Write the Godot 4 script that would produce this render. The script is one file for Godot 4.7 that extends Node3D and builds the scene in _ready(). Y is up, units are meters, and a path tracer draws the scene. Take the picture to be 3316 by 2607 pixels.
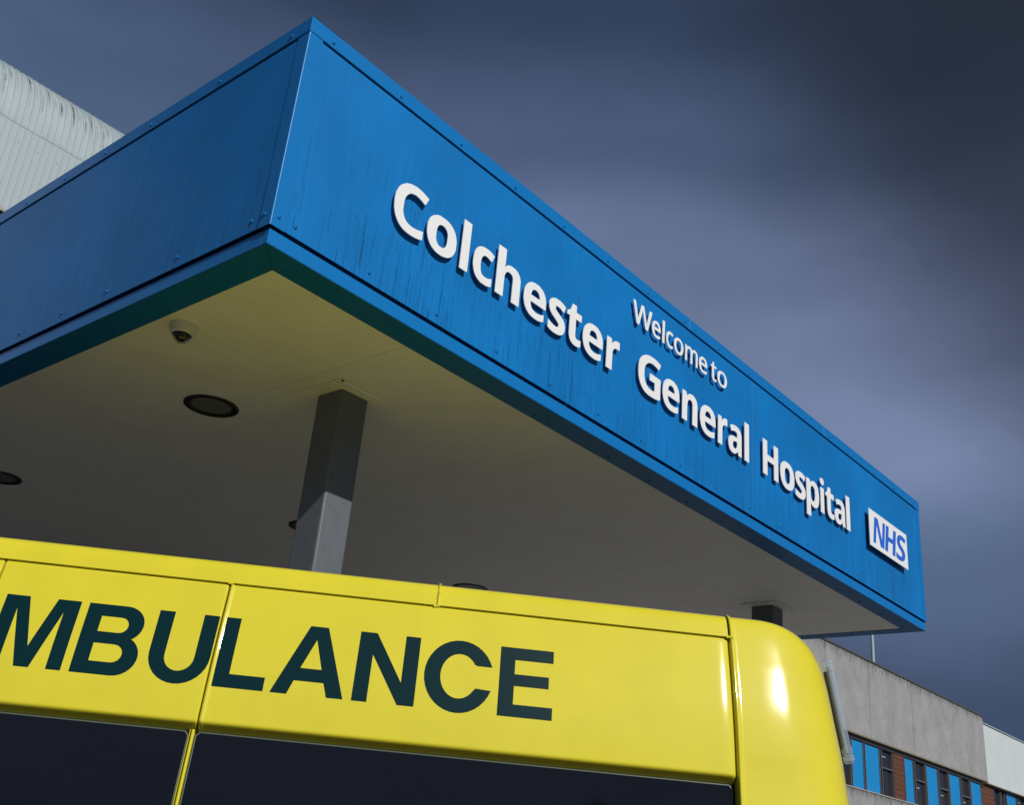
extends Node3D
# A hospital entrance canopy seen from below, with the side of a yellow ambulance in front.
# Axes: x runs along the canopy's front edge, y is up, the canopy's front faces +z. The eye is at (0, EYE, 0).
const EYE := 1.65
const CX := 2.4938      # canopy corner
const CZ := -3.8823
const LEN := 8.686      # canopy length along x
const DEEP := 9.0       # canopy depth along z
var M := {}
var used := {}

# ---------------------------------------------------------------- mesh helpers
class Mb:
	var v := PackedVector3Array()
	var n := PackedVector3Array()
	var uv := PackedVector2Array()
	func tri(a: Vector3, b: Vector3, c: Vector3, na: Vector3, nb: Vector3, nc: Vector3, ua := Vector2.ZERO, ub := Vector2.ZERO, uc := Vector2.ZERO):
		if (b - a).cross(c - a).dot(na + nb + nc) > 0.0:
			v.append_array([a, c, b]); n.append_array([na, nc, nb]); uv.append_array([ua, uc, ub])
		else:
			v.append_array([a, b, c]); n.append_array([na, nb, nc]); uv.append_array([ua, ub, uc])
	func flat_uv(p: Vector3, nn: Vector3) -> Vector2:
		var q := nn.abs()
		if q.y > q.x and q.y > q.z: return Vector2(p.x, p.z)
		if q.x > q.z: return Vector2(p.z, -p.y)
		return Vector2(p.x, -p.y)
	func quad(a: Vector3, b: Vector3, c: Vector3, d: Vector3, nn: Vector3):
		tri(a, b, c, nn, nn, nn, flat_uv(a, nn), flat_uv(b, nn), flat_uv(c, nn))
		tri(a, c, d, nn, nn, nn, flat_uv(a, nn), flat_uv(c, nn), flat_uv(d, nn))
	func box(lo: Vector3, hi: Vector3, b := 0.0):
		# a box with chamfered edges
		var c := (lo + hi) * 0.5
		var h := (hi - lo) * 0.5
		b = minf(b, minf(h.x, minf(h.y, h.z)) * 0.9)
		for ax in 3:
			var i := (ax + 1) % 3
			var j := (ax + 2) % 3
			for s in [-1.0, 1.0]:
				var nn := Vector3.ZERO; nn[ax] = s
				var q := []
				for k in [[-1, -1], [1, -1], [1, 1], [-1, 1]]:
					var p := Vector3.ZERO
					p[ax] = h[ax] * s; p[i] = (h[i] - b) * k[0]; p[j] = (h[j] - b) * k[1]
					q.append(c + p)
				quad(q[0], q[1], q[2], q[3], nn)
		if b <= 0.0: return
		for ax in 3:
			var i := (ax + 1) % 3
			var j := (ax + 2) % 3
			for si in [-1.0, 1.0]:
				for sj in [-1.0, 1.0]:
					var nn := Vector3.ZERO; nn[i] = si; nn[j] = sj
					nn = nn.normalized()
					var q := []
					for k in [[-1, 0], [1, 0], [1, 1], [-1, 1]]:
						var p := Vector3.ZERO
						p[ax] = (h[ax] - b) * k[0]
						p[i] = (h[i] - b * k[1]) * si
						p[j] = (h[j] - b * (1 - k[1])) * sj
						q.append(c + p)
					quad(q[0], q[1], q[2], q[3], nn)
		for sx in [-1.0, 1.0]:
			for sy in [-1.0, 1.0]:
				for sz in [-1.0, 1.0]:
					var s := Vector3(sx, sy, sz)
					var nn := s.normalized()
					tri(c + Vector3(h.x, h.y - b, h.z - b) * s, c + Vector3(h.x - b, h.y, h.z - b) * s, c + Vector3(h.x - b, h.y - b, h.z) * s, nn, nn, nn)
	func grid(rows: Array, hint: Vector3, wrap := false, us := 1.0, vs := 1.0):
		# smooth surface through rows of points; hint: which way the middle of it faces
		var R := rows.size()
		var C: int = rows[0].size()
		var N := []
		for r in R:
			var line := PackedVector3Array()
			for c in C:
				var dc: Vector3
				var dr: Vector3 = rows[mini(r + 1, R - 1)][c] - rows[maxi(r - 1, 0)][c]
				if wrap: dc = rows[r][1 if c == C - 1 else c + 1] - rows[r][C - 2 if c == 0 else c - 1]
				else: dc = rows[r][mini(c + 1, C - 1)] - rows[r][maxi(c - 1, 0)]
				var x := dc.cross(dr)
				line.append(x.normalized() if x.length_squared() > 1e-16 else Vector3.ZERO)
			N.append(line)
		if N[R / 2][C / 2].dot(hint) < 0.0:
			for r in R:
				for c in C: N[r][c] = -N[r][c]
		for r in R:
			for c in C:
				if N[r][c] == Vector3.ZERO:
					N[r][c] = N[maxi(r - 1, 0)][c] if r > 0 else N[r + 1][c]
		for r in R - 1:
			for c in C - 1:
				var p := [rows[r][c], rows[r][c + 1], rows[r + 1][c + 1], rows[r + 1][c]]
				var m := [N[r][c], N[r][c + 1], N[r + 1][c + 1], N[r + 1][c]]
				var t := [Vector2(c * us, r * vs), Vector2((c + 1) * us, r * vs), Vector2((c + 1) * us, (r + 1) * vs), Vector2(c * us, (r + 1) * vs)]
				tri(p[0], p[1], p[2], m[0], m[1], m[2], t[0], t[1], t[2])
				tri(p[0], p[2], p[3], m[0], m[2], m[3], t[0], t[2], t[3])
	func lathe(prof: Array, at: Vector3, axis: Vector3, segs := 16):
		# prof: [radius, height along axis]
		var e1 := axis.cross(Vector3(0.3, 0.9, 0.41)).normalized()
		var e2 := axis.cross(e1)
		for k in prof.size() - 1:
			var a: Array = prof[k]
			var b: Array = prof[k + 1]
			var dr: float = b[0] - a[0]
			var dh: float = b[1] - a[1]
			for s in segs:
				var t0 := TAU * s / segs
				var t1 := TAU * (s + 1) / segs
				var d0 := e1 * cos(t0) + e2 * sin(t0)
				var d1 := e1 * cos(t1) + e2 * sin(t1)
				var n0 := (d0 * dh - axis * dr).normalized()
				var n1 := (d1 * dh - axis * dr).normalized()
				var p := [at + d0 * a[0] + axis * a[1], at + d1 * a[0] + axis * a[1], at + d1 * b[0] + axis * b[1], at + d0 * b[0] + axis * b[1]]
				if a[0] > 1e-6: tri(p[0], p[1], p[2], n0, n1, n1)
				if b[0] > 1e-6: tri(p[0], p[2], p[3], n0, n1, n0)
	func tube(pts: Array, r0: float, r1: float, segs := 8):
		for k in pts.size() - 1:
			var a: Vector3 = pts[k]
			var b: Vector3 = pts[k + 1]
			var ra: float = lerpf(r0, r1, float(k) / (pts.size() - 1))
			var rb: float = lerpf(r0, r1, float(k + 1) / (pts.size() - 1))
			lathe([[ra, 0.0], [rb, (b - a).length()]], a, (b - a).normalized(), segs)
	func mesh() -> ArrayMesh:
		var arr := []
		arr.resize(Mesh.ARRAY_MAX)
		arr[Mesh.ARRAY_VERTEX] = v; arr[Mesh.ARRAY_NORMAL] = n; arr[Mesh.ARRAY_TEX_UV] = uv
		var m := ArrayMesh.new()
		m.add_surface_from_arrays(Mesh.PRIMITIVE_TRIANGLES, arr)
		return m

func numbered(parent: Node, called: String) -> String:
	var key := str(parent.get_instance_id()) + called
	var k: int = used.get(key, 0)
	used[key] = k + 1
	return called if k == 0 else "%s_%03d" % [called, k]
func put(o: Node3D, called: String, parent: Node) -> Node3D:
	o.name = numbered(parent, called)
	parent.add_child(o, true)
	return o
func obj(parent: Node, called: String, mb: Mb, mat: Material) -> MeshInstance3D:
	return inst(parent, called, mb.mesh(), mat)
func inst(parent: Node, called: String, mesh: Mesh, mat: Material, xf := Transform3D()) -> MeshInstance3D:
	var o := MeshInstance3D.new()
	o.mesh = mesh
	o.material_override = mat
	o.transform = xf
	put(o, called, parent)
	return o
func thing(called: String, label: String, category: String, at := Vector3.ZERO, group := "") -> Node3D:
	var o := Node3D.new()
	put(o, called, self)
	o.position = at
	o.set_meta("label", label); o.set_meta("category", category)
	if group != "": o.set_meta("group", group)
	return o
func boxpart(parent: Node, called: String, lo: Vector3, hi: Vector3, mat: Material, b := 0.0) -> MeshInstance3D:
	var m := Mb.new()
	m.box(lo, hi, b)
	return obj(parent, called, m, mat)

# ---------------------------------------------------------------- materials
func lin(r: float, g: float, b: float) -> Color:
	return Color(r, g, b).linear_to_srgb()
func mat(called: String, col: Color, rough: float, metal := 0.0, spec := 0.5) -> StandardMaterial3D:
	var m := StandardMaterial3D.new()
	m.resource_name = called
	m.albedo_color = col; m.roughness = rough; m.metallic = metal; m.metallic_specular = spec
	M[called] = m
	return m
func noise(seed_: int, freq: float, oct := 4) -> FastNoiseLite:
	var f := FastNoiseLite.new()
	f.seed = seed_; f.frequency = freq; f.fractal_octaves = oct
	f.noise_type = FastNoiseLite.TYPE_SIMPLEX_SMOOTH
	return f
func texture(w: int, h: int, data: PackedByteArray) -> ImageTexture:
	var im := Image.create_from_data(w, h, false, Image.FORMAT_RGB8, data)
	im.generate_mipmaps()
	return ImageTexture.create_from_image(im)
func tint(base: Color, w: int, h: int, f: PackedFloat32Array) -> ImageTexture:
	# f: a factor for each pixel (linear light) on a base colour (linear)
	var data := PackedByteArray()
	data.resize(w * h * 3)
	for i in w * h:
		var k := f[i]
		var c := Color(base.r * k, base.g * k, base.b * k).linear_to_srgb()
		data[i * 3] = clampi(int(c.r * 255.0 + 0.5), 0, 255)
		data[i * 3 + 1] = clampi(int(c.g * 255.0 + 0.5), 0, 255)
		data[i * 3 + 2] = clampi(int(c.b * 255.0 + 0.5), 0, 255)
	return texture(w, h, data)

func blue_sheet_texture() -> ImageTexture:
	# painted sheet metal: fine vertical rain streaks of dirt, speckle, a few pale scuffs
	var w := 2048
	var h := 320
	var f := PackedFloat32Array()
	f.resize(w * h)
	var big := noise(3, 0.004, 3)
	var str1 := noise(5, 0.06, 3)
	var spk := noise(9, 0.35, 2)
	for y in h:
		for x in w:
			var k := 1.0 + 0.17 * big.get_noise_2d(x, y * 0.8) + 0.07 * str1.get_noise_2d(x * 3.0, y * 0.10)
			k += 0.07 * spk.get_noise_2d(x, y)
			f[y * w + x] = k
	var rng := RandomNumberGenerator.new()
	rng.seed = 21
	for s in 2200:                       # runs of dirt washed down the sheet, thicker below
		var x := rng.randi_range(0, w - 1)
		var clump := 0.5 + 0.8 * str1.get_noise_2d(x * 0.15, 400.0)
		if rng.randf() > clump: continue
		var y0 := int(h * (0.25 + 0.75 * sqrt(rng.randf())))
		var ln := rng.randi_range(8, 110)
		var d := rng.randf_range(0.08, 0.42)
		for y in range(y0, mini(h, y0 + ln)):
			if rng.randf() < 0.15: continue
			var e := d * minf(1.0, minf((y - y0) / 6.0, (y0 + ln - y) / 10.0))
			f[y * w + x] *= 1.0 - e
			if s % 3 == 0: f[y * w + (x + 1) % w] *= 1.0 - e * 0.6
	for s in 1500:                       # specks
		var i := rng.randi_range(0, w * h - 1)
		f[i] *= rng.randf_range(0.55, 0.85)
	for s in 90:                         # pale scuffs and runs
		var x := rng.randi_range(2, w - 3)
		var y0 := rng.randi_range(0, h - 1)
		var ln := rng.randi_range(3, 40)
		for y in range(y0, mini(h, y0 + ln)):
			f[y * w + x + (1 if rng.randf() < 0.2 else 0)] *= 1.0 + rng.randf_range(0.0, 0.22)
	return tint(Color(0.004, 0.157, 0.455), w, h, f)

func concrete_texture() -> ImageTexture:
	# fair-faced concrete, 8 m by 3 m: cloudy blotches, pores, dark algae runs hanging from the coping at the top of the sheet
	var w := 1024
	var h := 384
	var f := PackedFloat32Array()
	f.resize(w * h)
	var big := noise(31, 0.006, 4)
	var mid := noise(32, 0.03, 4)
	var run := noise(33, 0.035, 4)
	var por := noise(34, 0.4, 2)
	for y in h:
		for x in w:
			var k := 1.0 + 0.20 * big.get_noise_2d(x, y * 0.8) + 0.10 * mid.get_noise_2d(x, y * 0.8) + 0.09 * por.get_noise_2d(x, y)
			var reach := 26.0 + 46.0 * (run.get_noise_2d(x * 1.3, 7.0) + 0.35)
			var grime := clampf(1.0 - y / maxf(6.0, reach), 0.0, 1.0) * clampf(0.75 + 1.2 * mid.get_noise_2d(x * 2.0, y * 0.5), 0.0, 1.0)
			k *= 1.0 - 0.62 * grime
			f[y * w + x] = k
	return tint(Color(0.268, 0.272, 0.277), w, h, f)

func cladding_texture() -> ImageTexture:
	# white coated sheet over the eaves bend: moss and soot lodged in the troughs near the crown
	var w := 768
	var h := 512
	var data := PackedByteArray()
	data.resize(w * h * 3)
	var a := noise(41, 0.018, 4)
	var b := noise(42, 0.14, 3)
	var c := noise(43, 0.006, 3)
	for y in h:
		var v := float(y) / h                   # 0 at the seam, 1 behind the crown
		for x in w:
			var t := fposmod(float(x) / 48.0, 1.0)   # across one trough
			var hs := fposmod(sin(floor(float(x) / 48.0) * 12.9898 + 3.1) * 43758.5, 1.0)
			var hs2 := fposmod(sin(floor(float(x) / 48.0) * 78.233 + 1.7) * 12543.7, 1.0)
			var zone := smoothstep(0.06 + 0.22 * hs, 0.26 + 0.20 * hs, v) * smoothstep(0.68, 0.50 + 0.08 * hs2, v) * (0.35 + 0.9 * hs2)
			var side := smoothstep(0.38, 0.50, t) * smoothstep(1.0, 0.60, t) * clampf(1.05 + 2.0 * c.get_noise_2d(x * 2.3, y * 0.6 + 300.0), 0.0, 1.0)
			var d := zone * side * clampf(0.85 + 2.9 * a.get_noise_2d(x * 0.7, y * 0.35) + 2.6 * b.get_noise_2d(x, y * 0.5), 0.0, 1.0)
			var k := 1.0 + 0.10 * c.get_noise_2d(x, y) + 0.05 * b.get_noise_2d(x, y)
			var col := Color(0.33 * k, 0.395 * k, 0.425 * k).lerp(Color(0.06, 0.052, 0.03), minf(1.0, d * 1.05)).linear_to_srgb()
			var i := (y * w + x) * 3
			data[i] = clampi(int(col.r * 255.0), 0, 255); data[i + 1] = clampi(int(col.g * 255.0), 0, 255); data[i + 2] = clampi(int(col.b * 255.0), 0, 255)
	return texture(w, h, data)

func mottle(called: String, base: Color, amount: float, freq: float, size := 512, seed_ := 50) -> ImageTexture:
	var f := PackedFloat32Array()
	f.resize(size * size)
	var a := noise(seed_, freq, 4)
	var b := noise(seed_ + 1, 0.33, 2)
	for y in size:
		for x in size:
			f[y * size + x] = 1.0 + amount * a.get_noise_2d(x, y) + amount * 0.5 * b.get_noise_2d(x, y)
	return tint(base, size, size, f)

func soffit_texture() -> ImageTexture:
	# white painted board: faint roller marks, fly specks and small grey stains
	var n := 1024
	var f := PackedFloat32Array()
	f.resize(n * n)
	var a := noise(60, 0.006, 4)
	var b := noise(61, 0.05, 3)
	for y in n:
		for x in n: f[y * n + x] = 1.0 + 0.05 * a.get_noise_2d(x, y) + 0.025 * b.get_noise_2d(x * 0.3, y)
	var rng := RandomNumberGenerator.new()
	rng.seed = 63
	for s in 420:
		var x := rng.randi_range(1, n - 2)
		var y := rng.randi_range(1, n - 2)
		var d := rng.randf_range(0.3, 0.8)
		f[y * n + x] *= d
		if s % 4 == 0:
			f[y * n + x + 1] *= d + 0.15
			f[(y + 1) * n + x] *= d + 0.2
	return tint(Color(0.84, 0.84, 0.82), n, n, f)

func materials():
	var m := mat("blue_sheet", Color.WHITE, 0.42, 0.0, 0.36)
	m.albedo_texture = blue_sheet_texture()
	mat("blue_trim", lin(0.004, 0.157, 0.455), 0.36, 0.0, 0.4)
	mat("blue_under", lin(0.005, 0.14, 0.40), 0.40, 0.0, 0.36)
	mat("void", lin(0.01, 0.01, 0.012), 0.9)
	m = mat("letter_white", lin(0.77, 0.79, 0.80), 0.38)
	mat("stud", lin(0.08, 0.07, 0.06), 0.5, 0.6)
	mat("logo_blue", lin(0.020, 0.13, 0.62), 0.4)
	m = mat("soffit", Color.WHITE, 0.55)
	m.albedo_texture = soffit_texture()
	m.uv1_scale = Vector3(0.3, 0.3, 0.3)
	m = mat("column", Color.WHITE, 0.42)
	m.albedo_texture = mottle("column", Color(0.108, 0.120, 0.140), 0.12, 0.02, 256, 66)
	m.uv1_scale = Vector3(1.6, 1.6, 1.6)
	mat("bezel", lin(0.012, 0.011, 0.010), 0.35)
	mat("lens", lin(0.16, 0.18, 0.165), 0.25)
	mat("camera_white", lin(0.60, 0.60, 0.56), 0.4)
	mat("camera_dark", lin(0.006, 0.006, 0.008), 0.15)
	m = mat("dome", Color(0.03, 0.03, 0.035, 0.25), 0.03)
	m.transparency = BaseMaterial3D.TRANSPARENCY_ALPHA
	m = mat("yellow", lin(0.645, 0.565, 0.024), 0.55, 0.0, 0.3)
	m.albedo_color = Color.WHITE
	m.albedo_texture = mottle("yellow", Color(0.645, 0.565, 0.024), 0.055, 0.012, 512, 120)
	m.uv1_triplanar = true
	m.uv1_scale = Vector3(0.6, 0.6, 0.6)
	m.clearcoat_enabled = true; m.clearcoat = 1.0; m.clearcoat_roughness = 0.09
	mat("vinyl", lin(0.001, 0.021, 0.025), 0.25, 0.0, 0.35)
	mat("glass_dark", lin(0.004, 0.005, 0.008), 0.03, 0.0, 0.42)
	mat("seal", lin(0.09, 0.12, 0.10), 0.3)
	mat("rubber", lin(0.015, 0.015, 0.015), 0.7)
	mat("steel", lin(0.35, 0.36, 0.37), 0.35, 0.8)
	m = mat("clear_plastic", Color(0.72, 0.79, 0.88, 0.30), 0.06)
	m.transparency = BaseMaterial3D.TRANSPARENCY_ALPHA
	mat("lamp_core", lin(0.22, 0.25, 0.30), 0.35)
	m = mat("concrete", Color.WHITE, 0.85)
	m.albedo_texture = concrete_texture()
	m = mat("cladding", Color.WHITE, 0.45)
	m.albedo_texture = cladding_texture()
	mat("cladding_plain", lin(0.33, 0.395, 0.425), 0.45)
	mat("flashing", lin(0.30, 0.29, 0.27), 0.5)
	m = mat("white_panel", Color.WHITE, 0.5)
	m.albedo_texture = mottle("white_panel", Color(0.54, 0.59, 0.61), 0.08, 0.012, 256, 70)
	m.uv1_scale = Vector3(0.15, 0.15, 0.15)
	mat("frame_grey", lin(0.085, 0.088, 0.10), 0.5)
	mat("window_dark", lin(0.020, 0.021, 0.026), 0.06)
	mat("panel_blue", lin(0.010, 0.225, 0.54), 0.35)
	m = mat("wood", Color.WHITE, 0.6)
	m.albedo_texture = mottle("wood", Color(0.115, 0.043, 0.022), 0.35, 0.03, 256, 80)
	m.uv1_scale = Vector3(0.2, 1.6, 1.0)
	mat("coping", lin(0.07, 0.075, 0.08), 0.5)
	mat("edge_timber", lin(0.25, 0.20, 0.12), 0.7)
	m = mat("asphalt", Color.WHITE, 0.92)
	m.albedo_texture = mottle("asphalt", Color(0.055, 0.055, 0.057), 0.30, 0.05, 512, 90)
	m.uv1_scale = Vector3(0.25, 0.25, 0.25)
	m = mat("paving", Color.WHITE, 0.85)
	m.albedo_texture = mottle("paving", Color(0.20, 0.195, 0.185), 0.2, 0.03, 512, 95)
	m.uv1_scale = Vector3(0.3, 0.3, 0.3)
	mat("bark", lin(0.06, 0.045, 0.035), 0.9)
	m = mat("leaf", lin(0.045, 0.075, 0.03), 0.6)
	m.cull_mode = BaseMaterial3D.CULL_DISABLED

# ---------------------------------------------------------------- sky
func sky_colour(az: float, el: float, warp: FastNoiseLite, veil: FastNoiseLite, d: Vector3) -> Color:
	# heavy grey-blue cloud with a paler band of thin cloud at middle height
	var wv := warp.get_noise_3d(d.x, d.y, d.z)
	var e := el + 4.0 * wv
	var stops := [[-90.0, 0.045, 0.06, 0.09], [0.0, 0.075, 0.11, 0.185], [8.0, 0.058, 0.090, 0.165], [15.0, 0.098, 0.142, 0.245], [22.0, 0.172, 0.220, 0.360], [28.0, 0.162, 0.208, 0.345], [33.0, 0.128, 0.168, 0.285], [38.0, 0.064, 0.094, 0.172], [45.0, 0.030, 0.048, 0.095], [60.0, 0.029, 0.046, 0.088], [91.0, 0.029, 0.046, 0.088]]
	var c := Color()
	for k in stops.size() - 1:
		if e >= stops[k][0] and e <= stops[k + 1][0]:
			var t: float = smoothstep(0.0, 1.0, (e - stops[k][0]) / (stops[k + 1][0] - stops[k][0]))
			c = Color(lerpf(stops[k][1], stops[k + 1][1], t), lerpf(stops[k][2], stops[k + 1][2], t), lerpf(stops[k][3], stops[k + 1][3], t))
			break
	# the band is thickest straight ahead; darker, greyer cloud right of it, bluer and thinner left of it
	var a := az + 4.0 * wv
	var right := smoothstep(67.0, 84.0, a + (e - 25.0) * 0.62) * smoothstep(10.0, 22.0, e)
	right *= 1.0 - smoothstep(120.0, 170.0, a)
	c = c.lerp(Color(0.022, 0.029, 0.047), right * 0.88)
	var left := smoothstep(42.0, 22.0, a) * (1.0 - smoothstep(-40.0, -90.0, a)) * smoothstep(46.0, 30.0, e)
	c = c.lerp(Color(0.062, 0.112, 0.205), left * 0.8)
	var s := veil.get_noise_3d(d.x + 0.3 * wv, d.y * 2.6, d.z)
	var fine := veil.get_noise_3d(d.x * 3.1 + 9.0, d.y * 7.0, d.z * 3.1)
	var g := 1.0 + 0.28 * s + 0.12 * fine
	return Color(c.r * g, c.g * g, c.b * g)

func make_sky() -> Sky:
	var w := 1536
	var h := 768
	var warp := noise(101, 1.1, 4)
	var veil := noise(102, 1.6, 5)
	var buf := PackedFloat32Array()
	buf.resize(w * h * 3)
	for y in h:
		var el := PI * 0.5 - PI * (y + 0.5) / h
		for x in w:
			var az := TAU * (x + 0.5) / w          # the left edge of a panorama looks along -z
			if az > PI: az -= TAU
			var d := Vector3(sin(az) * cos(el), sin(el), -cos(az) * cos(el))
			var c := sky_colour(rad_to_deg(az), rad_to_deg(el), warp, veil, d)
			var i := (y * w + x) * 3
			buf[i] = c.r; buf[i + 1] = c.g; buf[i + 2] = c.b
	var im := Image.create_from_data(w, h, false, Image.FORMAT_RGBF, buf.to_byte_array())
	var pm := PanoramaSkyMaterial.new()
	pm.panorama = ImageTexture.create_from_image(im)
	var s := Sky.new()
	s.sky_material = pm
	return s

# ---------------------------------------------------------------- canopy
var rivet_mesh: Mesh
func rivet(parent: Node, p: Vector3, axis: Vector3, m: Material):
	# a domed pop rivet, its hole towards +y of the mesh
	var up := axis
	var side := up.cross(Vector3(0.31, 0.77, 0.53)).normalized()
	inst(parent, "rivet", rivet_mesh, m, Transform3D(Basis(side, up, side.cross(up)), p))

func fascia_panel(parent: Node, a: float, b: float, y0: float, y1: float, left: bool, shift: float):
	# one sheet; texture coordinates run along the whole fascia
	var m := Mb.new()
	if left: m.box(Vector3(0.0, y0, -b), Vector3(0.004, y1, -a), 0.0012)
	else: m.box(Vector3(a, y0, -0.004), Vector3(b, y1, 0.0), 0.0012)
	for i in m.v.size():
		var q := m.v[i]
		m.uv[i] = Vector2((-q.z if left else q.x) / 8.7 + shift, (y1 - q.y) / (y1 - y0) * 0.99 + 0.005)
	obj(parent, "fascia_panel", m, M.blue_sheet)

func build_canopy():
	var t := thing("entrance_canopy", "large bright blue metal-clad canopy with a pale underside", "canopy", Vector3(CX, 0, CZ))
	var yl := 2.70 + EYE       # underside
	var yg := 2.784 + EYE      # top of the lip
	var yp := 2.800 + EYE      # bottom of the sheets
	var yc := 4.013 + EYE      # bottom of the capping
	var yt := 4.111 + EYE      # top
	rivet_mesh = rivet_shape()
	# dark frame behind the sheets
	boxpart(t, "frame", Vector3(0.045, yl + 0.03, -DEEP + 0.05), Vector3(LEN - 0.045, yt - 0.03, -0.045), M.blue_under)
	# front sheets
	var xs := [0.088, 2.452, 4.905, 7.352, LEN - 0.088]
	for k in xs.size() - 1:
		fascia_panel(t, xs[k] + (0.0 if k == 0 else 0.0015), xs[k + 1] - (0.0 if k == 3 else 0.0015), yp, yc - 0.013, false, 0.0)
	var zs := [0.088, 1.463, 3.915, 6.36, DEEP - 0.05]
	for k in zs.size() - 1:
		fascia_panel(t, zs[k] + (0.0 if k == 0 else 0.0015), zs[k + 1] - 0.0015, yp, yc - 0.013, true, 0.37)
	boxpart(t, "end_panel", Vector3(LEN - 0.004, yp, -DEEP + 0.05), Vector3(LEN, yc - 0.013, -0.088), M.blue_trim)
	# folded corner trims, rounded on the arris
	for far in [false, true]:
		var m := Mb.new()
		var sg := -1.0 if far else 1.0
		var cx := LEN if far else 0.0
		var r := 0.007
		var prof := [Vector2(0.090, 0.0025)]
		for k in 9:
			var an := PI * 0.5 * k / 8.0
			prof.append(Vector2(r - 0.0025 - r * sin(an), 0.0025 - r + r * cos(an)))
		prof.append(Vector2(-0.0025, -0.090))
		var rows := []
		for y in [yp - 0.004, yc + 0.002]:
			var line := PackedVector3Array()
			for q in prof: line.append(Vector3(cx + sg * q.x, y, q.y))
			rows.append(line)
		m.grid(rows, Vector3(-sg, 0, 1))
		m.quad(Vector3(cx + sg * 0.090, yp - 0.004, 0.0025), Vector3(cx + sg * 0.090, yc, 0.0025), Vector3(cx + sg * 0.090, yc, 0.0), Vector3(cx + sg * 0.090, yp - 0.004, 0.0), Vector3(sg, 0, 0))
		m.quad(Vector3(cx - sg * 0.0025, yp - 0.004, -0.090), Vector3(cx - sg * 0.0025, yc, -0.090), Vector3(cx, yc, -0.090), Vector3(cx, yp - 0.004, -0.090), Vector3(0, 0, -1))
		m.quad(Vector3(cx + sg * 0.09, yp - 0.004, 0.0), Vector3(cx + sg * 0.09, yp - 0.004, 0.0025), Vector3(cx, yp - 0.004, 0.0), Vector3(cx, yp - 0.004, 0.0), Vector3(0, -1, 0))
		obj(t, "corner_trim", m, M.blue_trim)
	# capping, mitred at the corner; lengths joined at 3.88 m
	for seg in [[-0.006, 2.455], [2.458, 3.878], [3.881, 6.30], [6.303, LEN + 0.006]]:
		var mc := Mb.new()
		mc.box(Vector3(seg[0], yc, -0.14), Vector3(seg[1], yt, 0.006), 0.002)
		obj(t, "capping", mc, M.blue_trim)
	for seg in [[0.1405, 3.2], [3.203, 6.2], [6.203, DEEP - 0.05]]:
		var mc := Mb.new()
		mc.box(Vector3(-0.006, yc, -seg[1]), Vector3(0.14, yt, -seg[0]), 0.002)
		obj(t, "capping", mc, M.blue_trim)
	boxpart(t, "capping", Vector3(LEN - 0.14, yc, -DEEP + 0.05), Vector3(LEN + 0.006, yt, -0.1405), M.blue_trim, 0.002)
	# little kicked-up end of the coping sheet at the corner
	boxpart(t, "coping_sheet", Vector3(0.0, yt + 0.001, -0.9), Vector3(0.215, yt + 0.007, 0.003), M.void)
	boxpart(t, "roof_sheet", Vector3(0.14, yt - 0.012, -DEEP + 0.06), Vector3(LEN - 0.14, yt - 0.004, -0.14), M.flashing)
	# lip under the sheets, set back a little
	for seg in [[0.013, 2.358], [2.361, 5.20], [5.203, LEN - 0.013]]:
		boxpart(t, "lip", Vector3(seg[0], yl, -0.055), Vector3(seg[1], yg, -0.013), M.blue_trim, 0.0022)
	for seg in [[0.0555, 4.3], [4.303, DEEP - 0.05]]:
		boxpart(t, "lip", Vector3(0.013, yl, -seg[1]), Vector3(0.055, yg, -seg[0]), M.blue_trim, 0.0022)
	boxpart(t, "lip", Vector3(LEN - 0.055, yl, -DEEP + 0.05), Vector3(LEN - 0.013, yg, -0.0555), M.blue_trim, 0.0022)
	# flat border under the edge, mitred
	var w := 0.1985
	var y := yl - 0.0015
	var under := [[[0.016, -0.016], [2.36, -0.016], [2.36, -w], [w, -w]], [[2.363, -0.016], [LEN - 0.016, -0.016], [LEN - w, -w], [2.363, -w]],
		[[0.016, -0.019], [0.016, -DEEP + 0.06], [w, -DEEP + 0.06], [w, -w - 0.003]], [[LEN - 0.016, -0.019], [LEN - 0.016, -DEEP + 0.06], [LEN - w, -DEEP + 0.06], [LEN - w, -w - 0.003]]]
	for q in under:
		var m := Mb.new()
		var p := []
		for k in 4: p.append(Vector3(q[k][0], y, q[k][1]))
		m.quad(p[0], p[1], p[2], p[3], Vector3(0, -1, 0))
		for k in 4:
			var a: Vector3 = p[k]
			var b: Vector3 = p[(k + 1) % 4]
			var c: Vector3 = (p[0] + p[1] + p[2] + p[3]) * 0.25
			var nn := Vector3(b.z - a.z, 0, a.x - b.x).normalized()
			if nn.dot((a + b) * 0.5 - c) < 0.0: nn = -nn
			m.quad(a, b, b + Vector3(0, 0.012, 0), a + Vector3(0, 0.012, 0), nn)
		obj(t, "border_strip", m, M.blue_under)
	# soffit boards
	var sx := [w + 0.002, 1.163, 2.78, 4.40, 5.91, 7.50, LEN - w - 0.002]
	var sz := [w + 0.002, 1.152, 3.57, 5.99, DEEP - 0.06]
	for i in sx.size() - 1:
		for j in sz.size() - 1:
			boxpart(t, "soffit_board", Vector3(sx[i] + 0.0018, yl + 0.002, -sz[j + 1] + 0.0018), Vector3(sx[i + 1] - 0.0018, yl + 0.012, -sz[j] - 0.0018), M.soffit)
	# rivets
	for k in 17: rivet(t, Vector3(0.155 + 0.5215 * k, 4.045 + EYE, 0.0055), Vector3(0, 0, 1), M.blue_trim)
	for x in [0.043, 8.643]: rivet(t, Vector3(x, 2.857 + EYE, 0.002), Vector3(0, 0, 1), M.blue_trim)
	rivet(t, Vector3(0.148, 2.857 + EYE, -0.0003), Vector3(0, 0, 1), M.blue_trim)
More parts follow.
